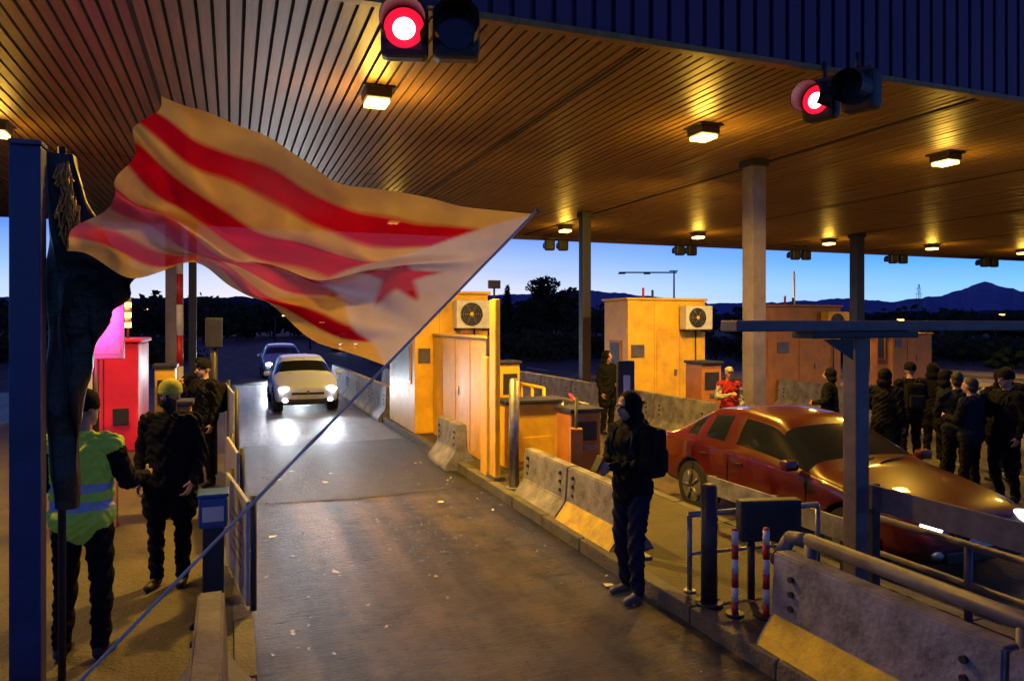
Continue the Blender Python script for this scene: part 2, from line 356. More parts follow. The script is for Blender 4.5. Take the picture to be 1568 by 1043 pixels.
jersey(-.12,2.6,5.0,.72,m=concrete)
pan=mat('white_panel',(.34,.36,.46),.5,nscale=8,var=.5)
def panel(x,y,ln,z1,deg,txt=False):
    q=MB(); q.box(-.015,.015,0,ln,.18,z1,pan,.006)
    if txt:
        for k in range(5): q.box(-.0175,-.016,.25,ln-.35-.12*(k%3),.40+k*.09,.42+k*.09,darkst)
    for yy in (.03,ln-.03): q.cyl((.045,yy,.13),(.045,yy,z1+.04),.025,darkst)
    q.obj('lane_info_panel',(x,y,0),math.radians(deg))
panel(.12,6.15,1.3,1.0,7,True); panel(.06,8.2,1.2,1.05,5); panel(.02,10.2,1.8,1.5,3.5); panel(-.02,13.5,2.,1.2,2)
q=MB(); q.box(-.11,.11,-.12,.12,.62,.87,bluebox,.03); q.box(-.08,.08,-.13,-.121,.68,.8,white,.004); q.box(-.08,.08,-.08,.08,0,.62,darkst,.01); q.box(-.12,.12,-.13,.13,.872,.9,bluebox,.01); q.obj('blue_ticket_box',(-.14,6.5,.13))
q=MB(); q.cyl((0,0,0),(0,0,2.3),.05,darkst); q.box(-.12,.12,-.1,.1,1.9,2.35,darkst,.02); q.obj('sensor_post',(-.25,12.,.13))

def rail(name,pts,r,m,posts,z0=.13,extra=None):
    q=MB(); q.pipe(pts,r,m)
    for p in posts: q.cyl((p[0],p[1],z0),p,r*.9,m); q.cyl((p[0],p[1],z0),(p[0],p[1],z0+.02),r*2,m)
    if extra:
        for e in extra: q.pipe(e,r*.6,m)
    q.obj(name)
rail('guard_railing',[(3.8,4.45,.62),(3.8,4.3,.84),(3.8,4.12,.87),(3.8,.8,.87)],.05,steelblue,[(3.8,4.1,.87),(3.8,2.6,.87),(3.8,1.2,.87)],extra=[[(3.8,4.1,.5),(3.8,.8,.5)]])
q=MB(); 
q.prism([(-.02,-.10),(.0,-.10),(.04,-.06),(0,-.015),(0,.015),(.04,.06),(0,.10),(-.02,.10)],0,4.1,steelblue)
for yy in (.3,2.,3.9): q.box(.01,.09,yy,yy+.09,-.85,.10,darkst,.005)
q.obj('crash_barrier_rail',(4.9,.7,.98))
rail('guard_railing',[(3.62,5.3,.78),(4.9,5.2,.78)],.025,steel,[(3.62,5.3,.78),(4.9,5.2,.78)],extra=[[(3.62,5.3,.45),(4.9,5.2,.45)]])
q=MB(); q.pipe([(5.22,1.,.72),(5.22,5.,.72)],.03,steelblue); q.pipe([(5.22,1.,.42),(5.22,5.,.42)],.025,steelblue)
for y in (1.5,3.,4.,5.): q.cyl((5.22,y,.13),(5.22,y,.72),.03,steelblue)
q.obj('guard_railing')
q=MB(); q.prism([(-.015,-.10),(.015,-.10),(.015,.10),(-.015,.10)],0,2.1,concw)
for yy in (.1,1.,2.): q.box(.016,.06,yy,yy+.06,-.42,.1,darkst)
q.obj('white_guard_board',(5.1,5.0,.56))
gst=mat('gantry_paint',(.16,.12,.13),.55,nscale=6,var=.55)
q=MB(); q.box(4.68,4.82,4.55,4.69,.13,2.33,gst,.012); q.box(3.5,9.2,4.52,4.72,2.335,2.42,gst,.012); q.box(4.2,5.3,4.5,4.74,2.28,2.332,darkst,.01)
q.poly([(4.35,4.56,2.27),(4.66,4.56,2.27),(4.66,4.56,2.1)],darkst); q.box(4.64,4.88,4.5,4.74,.131,.2,gst,.01)
q.box(8.95,9.1,4.55,4.69,.13,2.333,gst,.01)
q.obj('height_limit_gantry')
q=MB(); q.cyl((0,0,0),(0,0,.95),.065,darkst,n=20); q.sph((0,0,.95),(.065,.065,.03),darkst); q.cyl((0,0,0),(0,0,.03),.11,darkst); q.obj('dark_bollard',(3.6,5.0,.13))
def chev(x,y,h,r=.033):
    q=MB(); n=6
    for k in range(n): q.cyl((0,0,k*h/n),(0,0,(k+1)*h/n),r,white if k%2 else redp,n=14)
    q.sph((0,0,h),(r,r,.02),redp); q.cyl((0,0,0),(0,0,.02),.07,darkst); q.obj('red_white_marker_post',(x,y,.13))
chev(3.66,4.75,.66,.026); chev(3.85,4.62,.68,.026); chev(-1.05,17.5,4.0,.07)
q=MB(); q.box(-.26,.26,-.06,.06,.48,.82,darkst,.02); q.box(-.2,.2,-.066,-.061,.53,.77,black,.004)
q.cyl((-.15,0,0),(-.15,0,.48),.03,darkst); q.cyl((.15,0,0),(.15,0,.48),.03,darkst); q.obj('control_cabinet',(4.15,4.95,.13),math.radians(-15))

q=MB(); q.box(-.075,.075,-.065,.065,0,3.22,mat('blue_post_paint',(.035,.04,.14),.4,metal=.2,nscale=4,var=.5),.012); q.box(-.14,.14,-.13,.13,0,.03,steelblue); q.box(-.08,.08,-.07,.07,3.222,3.25,steelblue,.01); q.obj('blue_steel_post',(-1.03,4.66,.13))
def drape():
    e=empty('black_drape_on_pole',(-.93,4.98,.13))
    q=MB(); q.cyl((0,0,0),(0,0,3.3),.022,darkst); q.obj('pole',parent=e)
    blk=mat('black_plastic_sheet',(.006,.006,.008),.42,bump=.8,bscale=9,spec=.4)
    gold=mat('gold_foil',(.80,.50,.12),.3,metal=.5,bump=1,bscale=30)
    prof=[(3.25,-.06,.06),(3.0,-.07,.13),(2.75,-.07,.26),(2.58,-.08,.44),(2.45,-.08,.36),(2.2,-.07,.20),(1.9,-.06,.12),(1.6,-.05,.09),(1.2,-.04,.06)]
    bm=bmesh.new(); rows=[]
    n=60; m=22
    for i in range(n+1):
        t=i/n*(len(prof)-1); k=min(int(t),len(prof)-2); f=t-k
        z=prof[k][0]*(1-f)+prof[k+1][0]*f; a=prof[k][1]*(1-f)+prof[k+1][1]*f; b=prof[k][2]*(1-f)+prof[k+1][2]*f
        row=[]
        for j in range(m):
            an=j/m*math.tau
            x=(a+b)/2+(b-a)/2*math.cos(an); y=.07*math.sin(an)
            d=noise.noise(Vector((x*7,y*7+3,z*3)))*.05+.03*math.sin(x*50+z*4)
            row.append(bm.verts.new((x+d*.6,y+d,z+.04*noise.noise(Vector((x*9,z*5,1))))))
        rows.append(row)
    for i in range(n):
        for j in range(m):
            f=bm.faces.new((rows[i][j],rows[i][(j+1)%m],rows[i+1][(j+1)%m],rows[i+1][j])); f.smooth=True
    q=MB(); q.bm.free(); q.bm=bm; q.mi(blk); q.obj('plastic_sheet',parent=e)
    q=MB()
    for k in range(130):
        z=random.uniform(2.78,3.2); x=random.uniform(0,.06)+(3.2-z)*.25*random.random(); y=-.13+random.uniform(-.02,.02)
        q.cyl((x,y,z),(x+random.uniform(-.03,.03),y+random.uniform(-.03,.01),z-random.uniform(.03,.12)),.005,gold,n=4)
    q.obj('gold_tinsel',parent=e)
drape()

e=empty('red_toll_kiosk',(0,0,0)); q=MB()
redk=mat('kiosk_red',(.75,.02,.09),.4,nscale=2,var=.25)
q.box(-2.75,-1.55,14.6,16.4,.13,2.05,redk,.04); q.box(-2.8,-1.5,14.55,16.45,2.052,2.12,redk,.02)
q.box(-2.7,-2.25,14.58,14.598,.9,1.6,white,.01); q.box(-1.95,-1.7,14.58,14.598,.6,.9,darkst,.01); q.box(-2.1,-2.09,14.59,14.598,.2,2.,darkst)
q.obj('walls',parent=e); light('AREA','kiosk_red_light',(-2.0,12.6,2.9),100,(1,.03,.18),e,size=.3,rot=(math.radians(55),0,0),spread=math.radians(70))
q=MB(); q.box(-.4,.4,-.05,.05,1.7,2.9,mat('lilac_panel',(.20,.18,.36),.4),.02); q.box(-.35,.35,-.056,-.051,1.78,2.82,mat('lilac_screen',(.2,.18,.36),.3,emit=(.35,.28,.7),estr=.14),.004); q.cyl((0,0,0),(0,0,1.7),.05,darkst); q.obj('display_board',(-2.0,13.2,.13))
q=MB(); q.cyl((0,0,0),(0,0,.7),.02,steel)
for k in range(6): q.cyl((0,0,.2+k*.09),(0,0,.29+k*.09),.055,orangeE if k%2==0 else white,n=16)
q.obj('warning_beacon',(-1.75,14.9,2.12))
machine('payment_machine',-1.0,13.2,.3,.4,1.55,yellow); machine('payment_machine',-.6,9.6,.3,.35,1.3,orange)
q=MB(); q.box(-.3,.3,-.2,.2,0,1.0,mat('rusty_cabinet',(.2,.08,.03),.6),.02); q.box(-.27,.27,-.206,-.201,.08,.92,mat('rust2',(.22,.09,.04),.6),.01); q.obj('utility_cabinet',(-1.5,9.2,.13))
# ---------------------------------------------------------------- cars
def car(name,loc,paint,rz=0,lights=True,scale=(1,1,1),hl=40,lev=2,lm=None,sedan=False):
    e=empty(name,loc,rz); lm=lm or headE
    if sedan:
        st=[(-.02,.60,.34,.46,.54,.50,.57),(.05,.74,.22,.46,.62,.60,.65),(.30,.83,.20,.50,.70,.68,.75),(.75,.87,.20,.52,.79,.71,.84),(1.15,.88,.20,.53,.86,.71,.90),
        (1.25,.88,.20,.53,.87,.70,.925),(2.05,.88,.20,.53,.90,.58,1.33),(2.15,.88,.20,.53,.905,.575,1.355),(2.68,.88,.20,.53,.92,.58,1.40),(2.76,.88,.20,.53,.92,.58,1.40),
        (3.30,.88,.20,.54,.94,.55,1.35),(3.40,.88,.20,.54,.945,.545,1.33),(3.62,.87,.22,.54,.95,.52,1.24),(4.05,.85,.24,.54,.94,.62,.99),(4.3,.82,.26,.54,.90,.66,.95),(4.38,.72,.32,.50,.78,.60,.82)]
    else:
        st=[(-.02,.60,.34,.46,.56,.50,.60),(.05,.74,.22,.48,.66,.60,.70),(.30,.83,.20,.52,.76,.68,.81),(.70,.87,.20,.54,.85,.71,.90),(1.05,.88,.20,.55,.91,.71,.965),
        (1.14,.88,.20,.55,.92,.70,.99),(1.80,.88,.20,.55,.94,.60,1.37),(1.88,.88,.20,.55,.945,.595,1.40),(2.52,.88,.20,.55,.96,.60,1.46),(2.60,.88,.20,.55,.96,.60,1.46),
        (3.20,.88,.20,.55,.98,.58,1.43),(3.30,.88,.20,.55,.985,.575,1.42),(3.62,.87,.22,.55,1.0,.55,1.36),(3.92,.85,.24,.55,1.0,.60,1.05),(4.05,.82,.26,.55,.92,.66,.96),(4.12,.72,.32,.50,.80,.60,.84)]
    bm=bmesh.new(); rings=[]
    for (y,w,zb,zm,bl,tw,tz) in st:
        half=[(0,zb),(w*.8,zb),(w*.97,zb+.07),(w,zm),(w*.985,bl-.06),(w*.95,bl),(tw+.03 if tz-bl>.2 else tw+.05,tz-.03),(tw*.85,tz),(0,tz+.03)]
        ring=[bm.verts.new((x,y,z)) for x,z in half]+[bm.verts.new((-x,y,z)) for x,z in half[-2:0:-1]]
        rings.append(ring)
    n=len(rings[0])
    for i in range(len(rings)-1):
        for j in range(n):
            f=bm.faces.new((rings[i][j],rings[i+1][j],rings[i+1][(j+1)%n],rings[i][(j+1)%n])); f.smooth=True
            jj=j if j<8 else 15-j
            if jj==5 and i in (5,6,7,9,11): f.material_index=1
            if jj in (6,7) and i in (5,12): f.material_index=1
            if jj in (0,1): f.material_index=2
    bm.faces.new(rings[0]); bm.faces.new(rings[-1][::-1])
    bmesh.ops.recalc_face_normals(bm,faces=bm.faces)
    me=bpy.data.meshes.new('shell'); bm.to_mesh(me); bm.free()
    for m in (paint,glassd,black): me.materials.append(m)
    o=bpy.data.objects.new('shell',me); COL.objects.link(o)
    md=o.modifiers.new('s','SUBSURF'); md.levels=lev; md.render_levels=lev
    cut=MB(); WY=(.78,3.45 if sedan else 3.3)
    for yy in WY: cut.cyl((-1.2,yy,.32),(1.2,yy,.32),.37,black,n=40)
    co=cut.obj('tmp_cut')
    b=o.modifiers.new('b','BOOLEAN'); b.operation='DIFFERENCE'; b.object=co; b.solver='FAST'
    dg=bpy.context.evaluated_depsgraph_get(); nm=bpy.data.meshes.new_from_object(o.evaluated_get(dg))
    o.modifiers.clear(); o.data=nm; bpy.data.objects.remove(co)
    o.name='body_shell'; o.parent=e
    q=MB()
    for yy in WY:
        for sx in (-1,1):
            q.cyl((sx*.60,yy,.32),(sx*.86,yy,.32),.315,rubber,n=36)
            q.cyl((sx*.861,yy,.32),(sx*.868,yy,.32),.21,steel,n=30)
            for k in range(5):
                a=k*math.tau/5; c,s_=math.cos(a),math.sin(a)
                q.cyl((sx*.872,yy+.03*c,.32+.03*s_),(sx*.872,yy+.19*c,.32+.19*s_),.022,steel,n=6)
            q.cyl((sx*.868,yy,.32),(sx*.885,yy,.32),.05,darkst,n=14)
    q.box(-.7,.7,.4,3.6,.21,.5,black)
    q.obj('wheels',parent=e)
    q=MB()
    zo=-.05 if sedan else 0; mo=.1 if sedan else 0
    for sx in (-1,1):
        R=Matrix.Rotation(sx*math.radians(-28),3,'Z')
        q.sph((sx*.60,.07,.645+zo),(.17,.10,.065),lm if lights else glassd,rot=R)
        q.sph((sx*.58,.02,.35),(.07,.05,.045),lm if (lights and not sedan) else steel)
        q.sph((sx*.68,(4.28 if sedan else 4.02),.82),(.10,.08,.10),redp)
        q.box(sx*.98-.09,sx*.98+.09,1.32+mo,1.44+mo,.93+zo,1.05+zo,paint,.04)
        q.box(sx*.98-.07,sx*.98+.07,1.442+mo,1.446+mo,.95+zo,1.03+zo,glassd)
        q.box(sx*.885-.006,sx*.885+.006,2.4,2.58,.76,.785,darkst,.004)
        q.box(sx*.885-.006,sx*.885+.006,3.1,3.25,.78,.805,darkst,.004)
        for yy in (1.35,2.68,3.42): q.box(sx*.879-.003,sx*.879+.003,yy,yy+.012,.30,.86,black)
    q.box(-.42,.42,-.045,-.01,.50,.56,black,.01); q.box(-.5,.5,-.03,.03,.26,.38,black,.02)
    q.box(-.26,.26,-.055,-.046,.40,.49,white,.004)
    q.cyl((0,-.05,.57),(0,-.03,.57),.04,steel)
    for k in range(2): q.cyl((-.45+.5*k,1.12+mo,1.0+zo),(.05+.45*k,1.22+mo,1.04+zo),.008,black,n=6)
    q.obj('lamps_and_trim',parent=e)
    if lights:
        for sx in (-1,1): light('SPOT','headlight_beam',(sx*.6,-.14,.65),hl,(.85,.92,1.),e,size=.08,rot=(math.radians(84),0,math.radians(180)),spot=math.radians(75),blend=.8)
    e.scale=scale
    return e
whitetint=mat('car_paint_white_skytint',(.60,.68,.86),.35,coat=.6,var=.08)  # white paint tinted blue, sky light put into its colour
silver=mat('car_paint_silver',(.45,.5,.6),.3,coat=.6,metal=.4,var=.08)
redcar=mat('car_paint_maroon',(.085,.001,.006),.32,coat=.9,metal=0.,var=.4,nscale=3,rvar=.08,spec=.4)
darkcar=mat('car_paint_dark',(.03,.04,.06),.3,coat=.6)
car('white_car',(1.9,20.3,0),whitetint,hl=200)
car('silver_car',(2.1,33.,0),silver,hl=500)
car('red_car',(6.4,4.75,0),redcar,hl=5,lev=3,lm=headR,sedan=True,scale=(.97,.97,.97))
car('dark_car',(12,46,0),darkcar,rz=math.radians(80),lights=False)
car('dark_car',(9,62,0),darkcar,rz=math.radians(0),hl=20)
car('dark_car',(-9,60,0),darkcar,rz=math.radians(20),hl=20)
# ---------------------------------------------------------------- people
skin=mat('skin',(.34,.19,.13),.55,var=.15)
CL=dict(rough=.9,bump=.6,bscale=14,spec=.12)
cblack=mat('cloth_black',(.006,.006,.008),**CL); cdark=mat('cloth_dark_blue',(.01,.013,.026),**CL)
cjean=mat('cloth_jeans',(.014,.018,.045),**CL); cgrey=mat('cloth_grey',(.02,.02,.025),**CL)
shoe=mat('shoe_leather',(.015,.014,.016),.6); hair=mat('hair_dark',(.012,.008,.006),.7); beanie=mat('beanie_wool',(.50,.47,.06),.95,bump=.4,bscale=90,spec=.1,var=.2)
shoeL=mat('shoe_light',(.10,.10,.13),.6); credcl=mat('cloth_red',(.30,.02,.02),**CL); cwhite=mat('cloth_white',(.3,.28,.26),.8)
eyem=mat('eye',(.02,.02,.02),.2); lipm=mat('lip',(.26,.10,.08),.5)
def vestmat():
    m=bpy.data.materials.new('hi_vis_vest'); m.use_nodes=True; nt=m.node_tree; N=nt.nodes; L=nt.links; b=N['Principled BSDF']
    tc=N.new('ShaderNodeTexCoord'); sp=N.new('ShaderNodeSeparateXYZ'); L.new(tc.outputs['Object'],sp.inputs[0])
    n=N.new('ShaderNodeTexNoise'); n.inputs['Scale'].default_value=6; L.new(tc.outputs['Object'],n.inputs['Vector'])
    zz=N.new('ShaderNodeMath'); zz.operation='MULTIPLY_ADD'; L.new(n.outputs['Fac'],zz.inputs[0]); zz.inputs[1].default_value=.05; L.new(sp.outputs['Z'],zz.inputs[2])
    r=N.new('ShaderNodeValToRGB'); r.color_ramp.interpolation='CONSTANT'; cr=r.color_ramp
    Y=(.48,.70,.06,1); G=(.30,.38,.55,1)
    cr.elements[0].color=Y; cr.elements[0].position=0; cr.elements[1].color=G; cr.elements[1].position=.515
    for p,c in ((.545,Y),(.575,G),(.605,Y)): e=cr.elements.new(p); e.color=c
    h=N.new('ShaderNodeMath'); h.operation='DIVIDE'; h.inputs[1].default_value=2; L.new(zz.outputs[0],h.inputs[0]); L.new(h.outputs[0],r.inputs[0])
    L.new(r.outputs[0],b.inputs['Base Color']); b.inputs['Roughness'].default_value=.7
    bp=N.new('ShaderNodeBump'); bp.inputs['Strength'].default_value=.9; bp.inputs['Distance'].default_value=.04; n.inputs['Detail'].default_value=5; L.new(n.outputs['Fac'],bp.inputs['Height']); L.new(bp.outputs[0],b.inputs['Normal'])
    return m
vest=vestmat()
def V(*a): return Vector(a)
def person(name,loc,face,height=1.78,pose=None,mats=None,vox=.009,bulk=1.,hat=None,extras=None,coat=False,headturn=0.,curl=.5,mask=False):
    """local frame: facing -Y; figure 1.80 m tall, scaled to height"""
    J=dict(pel=V(0,0,.95),waist=V(0,0,1.10),chest=V(0,.0,1.32),neck=V(0,.01,1.50),head=V(0,-.015,1.665),
      shL=V(.185,.01,1.43),shR=V(-.185,.01,1.43),elL=V(.25,.03,1.15),elR=V(-.25,.03,1.15),wrL=V(.25,-.07,.90),wrR=V(-.25,-.07,.90),
      hipL=V(.095,0,.93),hipR=V(-.095,0,.93),knL=V(.115,-.02,.50),knR=V(-.115,-.02,.50),anL=V(.125,.02,.09),anR=V(-.125,.02,.09))
    if pose:
        for k,v in pose.items(): J[k]=V(*v)
    M=dict(top=cblack,sleeve=cblack,legs=cdark,shoe=shoe,skin=skin,hair=hair,eye=eyem,lip=lipm,hat=cblack,mask=cgrey)
    if mats: M.update(mats)
    prims=[]
    b=bulk
    def cap(p0,p1,r0,r1,t): prims.append(('c',p0,p1,r0,r1,t))
    def ell(c,r,t,R=None): prims.append(('e',c,Vector(r),R,0,t))
    ell(J['chest'],(.18*b,.125*b,.20),'top'); ell((J['chest']+J['waist'])/2,(.172*b,.125*b,.22),'top'); ell(J['waist'],(.172*b,.128*b,.2),'top')
    ell(J['pel']+V(0,.01,.01),(.182*b,.138*b,.15),'top')
    cap(J['waist']+V(0,0,.1),J['pel']+V(0,0,-.02),.135*b,.142*b,'top')
    cap(J['chest']+V(0,0,.08),J['neck']+V(0,0,-.01),.11,.065,'top'); 
    cap(J['shL'],J['chest']+V(0.02,0,.11),.072*b,.09,'top'); cap(J['shR'],J['chest']+V(-.02,0,.11),.072*b,.09,'top')
    cap(J['neck'],J['head']+V(0,.01,-.05),.056,.054,'mask' if mask else 'skin')
    for s in 'LR':
        cap(J['sh'+s],J['el'+s],.064*b,.052*b,'sleeve'); cap(J['el'+s],J['wr'+s],.052*b,.036*b,'sleeve')
        cap(J['hip'+s],J['kn'+s],.098,.070,'legs'); cap(J['kn'+s],J['an'+s],.070,.056,'legs')
        a=J['an'+s]; sx=1 if s=='L' else -1
        cap(a+V(0,.03,-.045),a+V(.02*sx,-.15,-.055),.042,.034,'shoe'); ell(a+V(0,.0,-.02),(.045,.06,.05),'shoe'); 
        if coat: cap(J['hip'+s]+V(0,0,.03),(J['hip'+s]*.4+J['kn'+s]*.6),.13,.125,'top')
        w=J['wr'+s]; d=(w-J['el'+s]).normalized()
        n=V(-sx,0,0)-d*d.dot(V(-sx,0,0)); n=n.normalized() if n.length>.2 else V(0,0,1)
        side=d.cross(n).normalized()
        if side.y>0: side=-side
        pc=w+d*.055
        prims.append(('e',pc,V(.043,.016,.052),Matrix((side,n,d)).transposed(),0,'skin'))
        cap(w-d*.02,w+d*.03,.028,.026,'skin')
        for k,(o,l) in enumerate(((.031,.072),(.011,.082),(-.010,.076),(-.030,.058))):
            p=w+d*.092+side*o; c=curl+.12*k
            p1=p+(d*math.cos(c*.6)+n*math.sin(c*.6))*l*.45; p2=p1+(d*math.cos(c*1.6)+n*math.sin(c*1.6))*l*.32; p3=p2+(d*math.cos(c*2.4)+n*math.sin(c*2.4))*l*.25
            cap(p,p1,.0098,.009,'skin'); cap(p1,p2,.009,.0085,'skin'); cap(p2,p3,.0085,.0075,'skin')
        p=w+d*.03+side*.03; p1=p+(side*.7+d*.6+n*.25).normalized()*.04; p2=p1+(side*.25+d*.85+n*.4).normalized()*.035
        cap(p,p1,.0125,.011,'skin'); cap(p1,p2,.011,.009,'skin')
    Rh=Matrix.Rotation(headturn,3,'Z'); h=J['head']
    def he(o,r,t): ell(h+Rh@V(*o),r,t,Rh)
    he((0,.01,.02),(.077,.096,.098),'skin'); he((0,-.025,-.045),(.058,.07,.07),'mask' if mask else 'skin'); he((0,-.058,-.095),(.03,.03,.022),'mask' if mask else 'skin')
    he((0,-.102,-.02),(.014,.022,.024),'skin'); he((0,-.112,-.032),(.016,.014,.011),'mask' if mask else 'skin'); he((0,-.082,.022),(.055,.018,.012),'skin')
    he((.078,.005,-.01),(.012,.022,.032),'skin'); he((-.078,.005,-.01),(.012,.022,.032),'skin')
    he((.03,-.085,.003),(.013,.012,.008),'eye'); he((-.03,-.085,.003),(.013,.012,.008),'eye'); he((0,-.088,-.062),(.024,.014,.008),'lip')
    if mask: he((0,-.045,-.065),(.062,.062,.045),'mask')
    if hat=='beanie': he((0,.012,.055),(.096,.114,.095),'hat'); he((0,.012,.03),(.099,.118,.034),'hat')
    elif hat=='hood': he((0,.035,.015),(.105,.115,.125),'hat'); he((0,.06,-.09),(.12,.09,.08),'hat')
    elif hat=='cap': he((0,.015,.055),(.086,.104,.07),'hat'); he((0,-.12,.045),(.06,.06,.01),'hat')
    else: he((0,.028,.04),(.084,.095,.09),'hair'); he((0,.05,-.03),(.078,.065,.07),'hair')
    sc=height/1.785
    bm=bmesh.new()
    for p in prims:
        if p[0]=='c':
            d=p[2]-p[1]
            Mx=Matrix.Translation((p[1]+p[2])/2)@d.to_track_quat('Z','Y').to_matrix().to_4x4()
            bmesh.ops.create_cone(bm,cap_ends=True,segments=14,radius1=p[3],radius2=p[4],depth=d.length,matrix=Mx)
            for c,r in ((p[1],p[3]),(p[2],p[4])): bmesh.ops.create_uvsphere(bm,u_segments=14,v_segments=8,radius=r,matrix=Matrix.Translation(c))
        else:
            Mx=Matrix.Translation(p[1])@((p[3] if p[3] else Matrix.Identity(3)).to_4x4())@Matrix.Diagonal((*p[2],1))
            bmesh.ops.create_uvsphere(bm,u_segments=20,v_segments=14,radius=1,matrix=Mx)
    me=bpy.data.meshes.new('tmp'); bm.to_mesh(me); bm.free()
    o=bpy.data.objects.new('tmp',me); COL.objects.link(o)
    r=o.modifiers.new('r','REMESH'); r.mode='VOXEL'; r.voxel_size=vox; r.use_smooth_shade=True
    s2=o.modifiers.new('s','SMOOTH'); s2.factor=.5; s2.iterations=2
    dg=bpy.context.evaluated_depsgraph_get(); nm=bpy.data.meshes.new_from_object(o.evaluated_get(dg)); bpy.data.objects.remove(o)
    tags=list(M.keys())
    for t in tags: nm.materials.append(M[t])
    nf=len(nm.polygons); C=np.zeros(nf*3); nm.polygons.foreach_get('center',C); C=C.reshape(-1,3)
    best=np.full(nf,1e9); idx=np.zeros(nf,dtype=np.int32)
    for p in prims:
        if p[0]=='c':
            a=np.array(p[1]); bb=np.array(p[2]); ab=bb-a; t=np.clip(((C-a)@ab)/(ab@ab),0,1)
            D=np.linalg.norm(C-(a+t[:,None]*ab),axis=1)-(p[3]*(1-t)+p[4]*t)
        else:
            R=np.array(p[3]) if p[3] else np.eye(3); q_=((C-np.array(p[1]))@R)/np.array(p[2]); l=np.linalg.norm(q_,axis=1); D=(l-1)*min(p[2])
        D=np.abs(D) if p[5] in('eye','lip') else D
        k=D<best; best[k]=D[k]; idx[k]=tags.index(p[5])
    nm.polygons.foreach_set('material_index',idx)
    ci=np.isin(idx,[tags.index(t) for t in('top','sleeve','legs')])
    nl=len(nm.loops); lv=np.zeros(nl,dtype=np.int32); nm.loops.foreach_get('vertex_index',lv)
    lt=np.zeros(nf,dtype=np.int32); nm.polygons.foreach_get('loop_total',lt); lf=np.repeat(ci,lt)
    nv=len(nm.vertices); vc=np.zeros(nv,bool); vc[lv[lf]]=True
    P=np.zeros(nv*3); nm.vertices.foreach_get('co',P); P=P.reshape(-1,3)
    NN=np.zeros(nv*3); nm.vertices.foreach_get('normal',NN); NN=NN.reshape(-1,3)
    X,Y_,Z_=P.T; sd=random.uniform(0,9)
    d=.007*np.sin(Z_*41+6*np.sin(X*13+sd)+4*np.sin(Y_*17))+.004*np.sin(Z_*83+X*60+5*np.sin(Y_*30+sd))
    P+=NN*(d*vc)[:,None]
    nm.vertices.foreach_set('co',P.ravel()); nm.update()
    e=empty(name,loc,face)
    bo=bpy.data.objects.new('body',nm); COL.objects.link(bo); bo.parent=e
    if extras: extras(e,J)
    e.scale=(sc,)*3
    return e
def clone(src,loc,deg,s):
    e=empty('standing_person',loc,math.radians(deg)); 
    for c in src.children:
        o=c.copy(); COL.objects.link(o); o.parent=e
    e.scale=(s,)*3; return e
def backpack(e,J):
    q=MB(); q.box(-.15,.15,.10,.30,1.02,1.46,cblack,.06); q.box(-.12,.12,.28,.345,1.05,1.27,cdark,.03)
    for sx in (-1,1):
        q.pipe([(sx*.11,.13,1.44),(sx*.12,.04,1.535),(sx*.12,-.10,1.42),(sx*.12,-.125,1.3),(sx*.15,-.02,1.12),(sx*.14,.12,1.08)],.018,cdark,n=8)
    q.obj('backpack',parent=e)
def phone(e,J):
    backpack(e,J); q=MB(); q.box(-.04,.04,-.006,.006,-.075,.075,black,.005); o=q.obj('phone',(0,-.40,1.20),parent=e); o.rotation_euler=(math.radians(-35),0,0)
person('man_with_backpack',(3.27,5.66,.006),math.radians(-75),1.80,
  pose=dict(elL=(.235,-.06,1.17),wrL=(.07,-.30,1.17),elR=(-.235,-.06,1.17),wrR=(-.07,-.28,1.14),anL=(.10,-.03,.09),knL=(.11,-.06,.5),anR=(-.12,.06,.09),head=(0,-.055,1.655)),
  mats=dict(top=cblack,sleeve=cblack,legs=cjean,shoe=shoeL),hat='hood',extras=phone,vox=.008,bulk=1.12)
person('man_in_hi_vis_vest',(-.95,5.74,.13),math.radians(165),1.80,
  pose=dict(elL=(.27,.0,1.17),wrL=(.20,-.25,1.12),elR=(-.28,-.03,1.18),wrR=(-.30,-.27,1.16)),
  mats=dict(top=vest,sleeve=cblack,legs=cblack),hat='beanie',vox=.008,bulk=1.16,headturn=math.radians(-30))
person('man_in_beanie',(-.50,7.07,.13),math.radians(-15),1.76,
  pose=dict(wrL=(.22,-.12,.93),wrR=(-.22,-.13,.93),anL=(.10,.02,.09),anR=(-.10,-.05,.09)),
  mats=dict(top=cblack,sleeve=cblack,legs=cblack,hat=beanie,lip=cgrey),hat='beanie',coat=True,vox=.008,bulk=1.18,headturn=math.radians(-10),mask=True)
vx=dict(vox=.012)
A=person('standing_person',(8.72,7.95,.15),math.radians(110),1.60,mats=dict(legs=cblack),hat='hood',bulk=1.18,coat=True,pose=dict(wrL=(.12,-.27,1.1),elL=(.25,-.02,1.17)),**vx)
Bp=person('standing_person',(9.05,7.1,.13),math.radians(150),1.62,mats=dict(legs=cblack,top=cdark),pose=dict(wrL=(.1,-.3,1.2),elL=(.25,-.05,1.17),anL=(.17,-.08,.09)),bulk=1.2,**vx)
Cp=person('standing_person',(9.3,6.6,.13),math.radians(-100),1.66,mats=dict(legs=cblack),hat='beanie',pose=dict(wrR=(-.12,-.28,1.45),elR=(-.27,-.1,1.22),knR=(-.12,-.1,.52)),bulk=1.2,extras=backpack,**vx)
Dp=person('standing_person',(11.6,8.2,.01),math.radians(150),1.7,mats=dict(legs=cblack,top=cgrey),hat='cap',pose=dict(wrL=(.3,-.2,1.0),wrR=(-.05,-.25,1.1),head=(.02,-.06,1.65)),bulk=1.12,**vx)
clone(Cp,(9.95,8.6,.13),150,.92); clone(Dp,(9.35,6.0,.13),-140,.86); clone(A,(10.3,7.4,.13),160,.9)
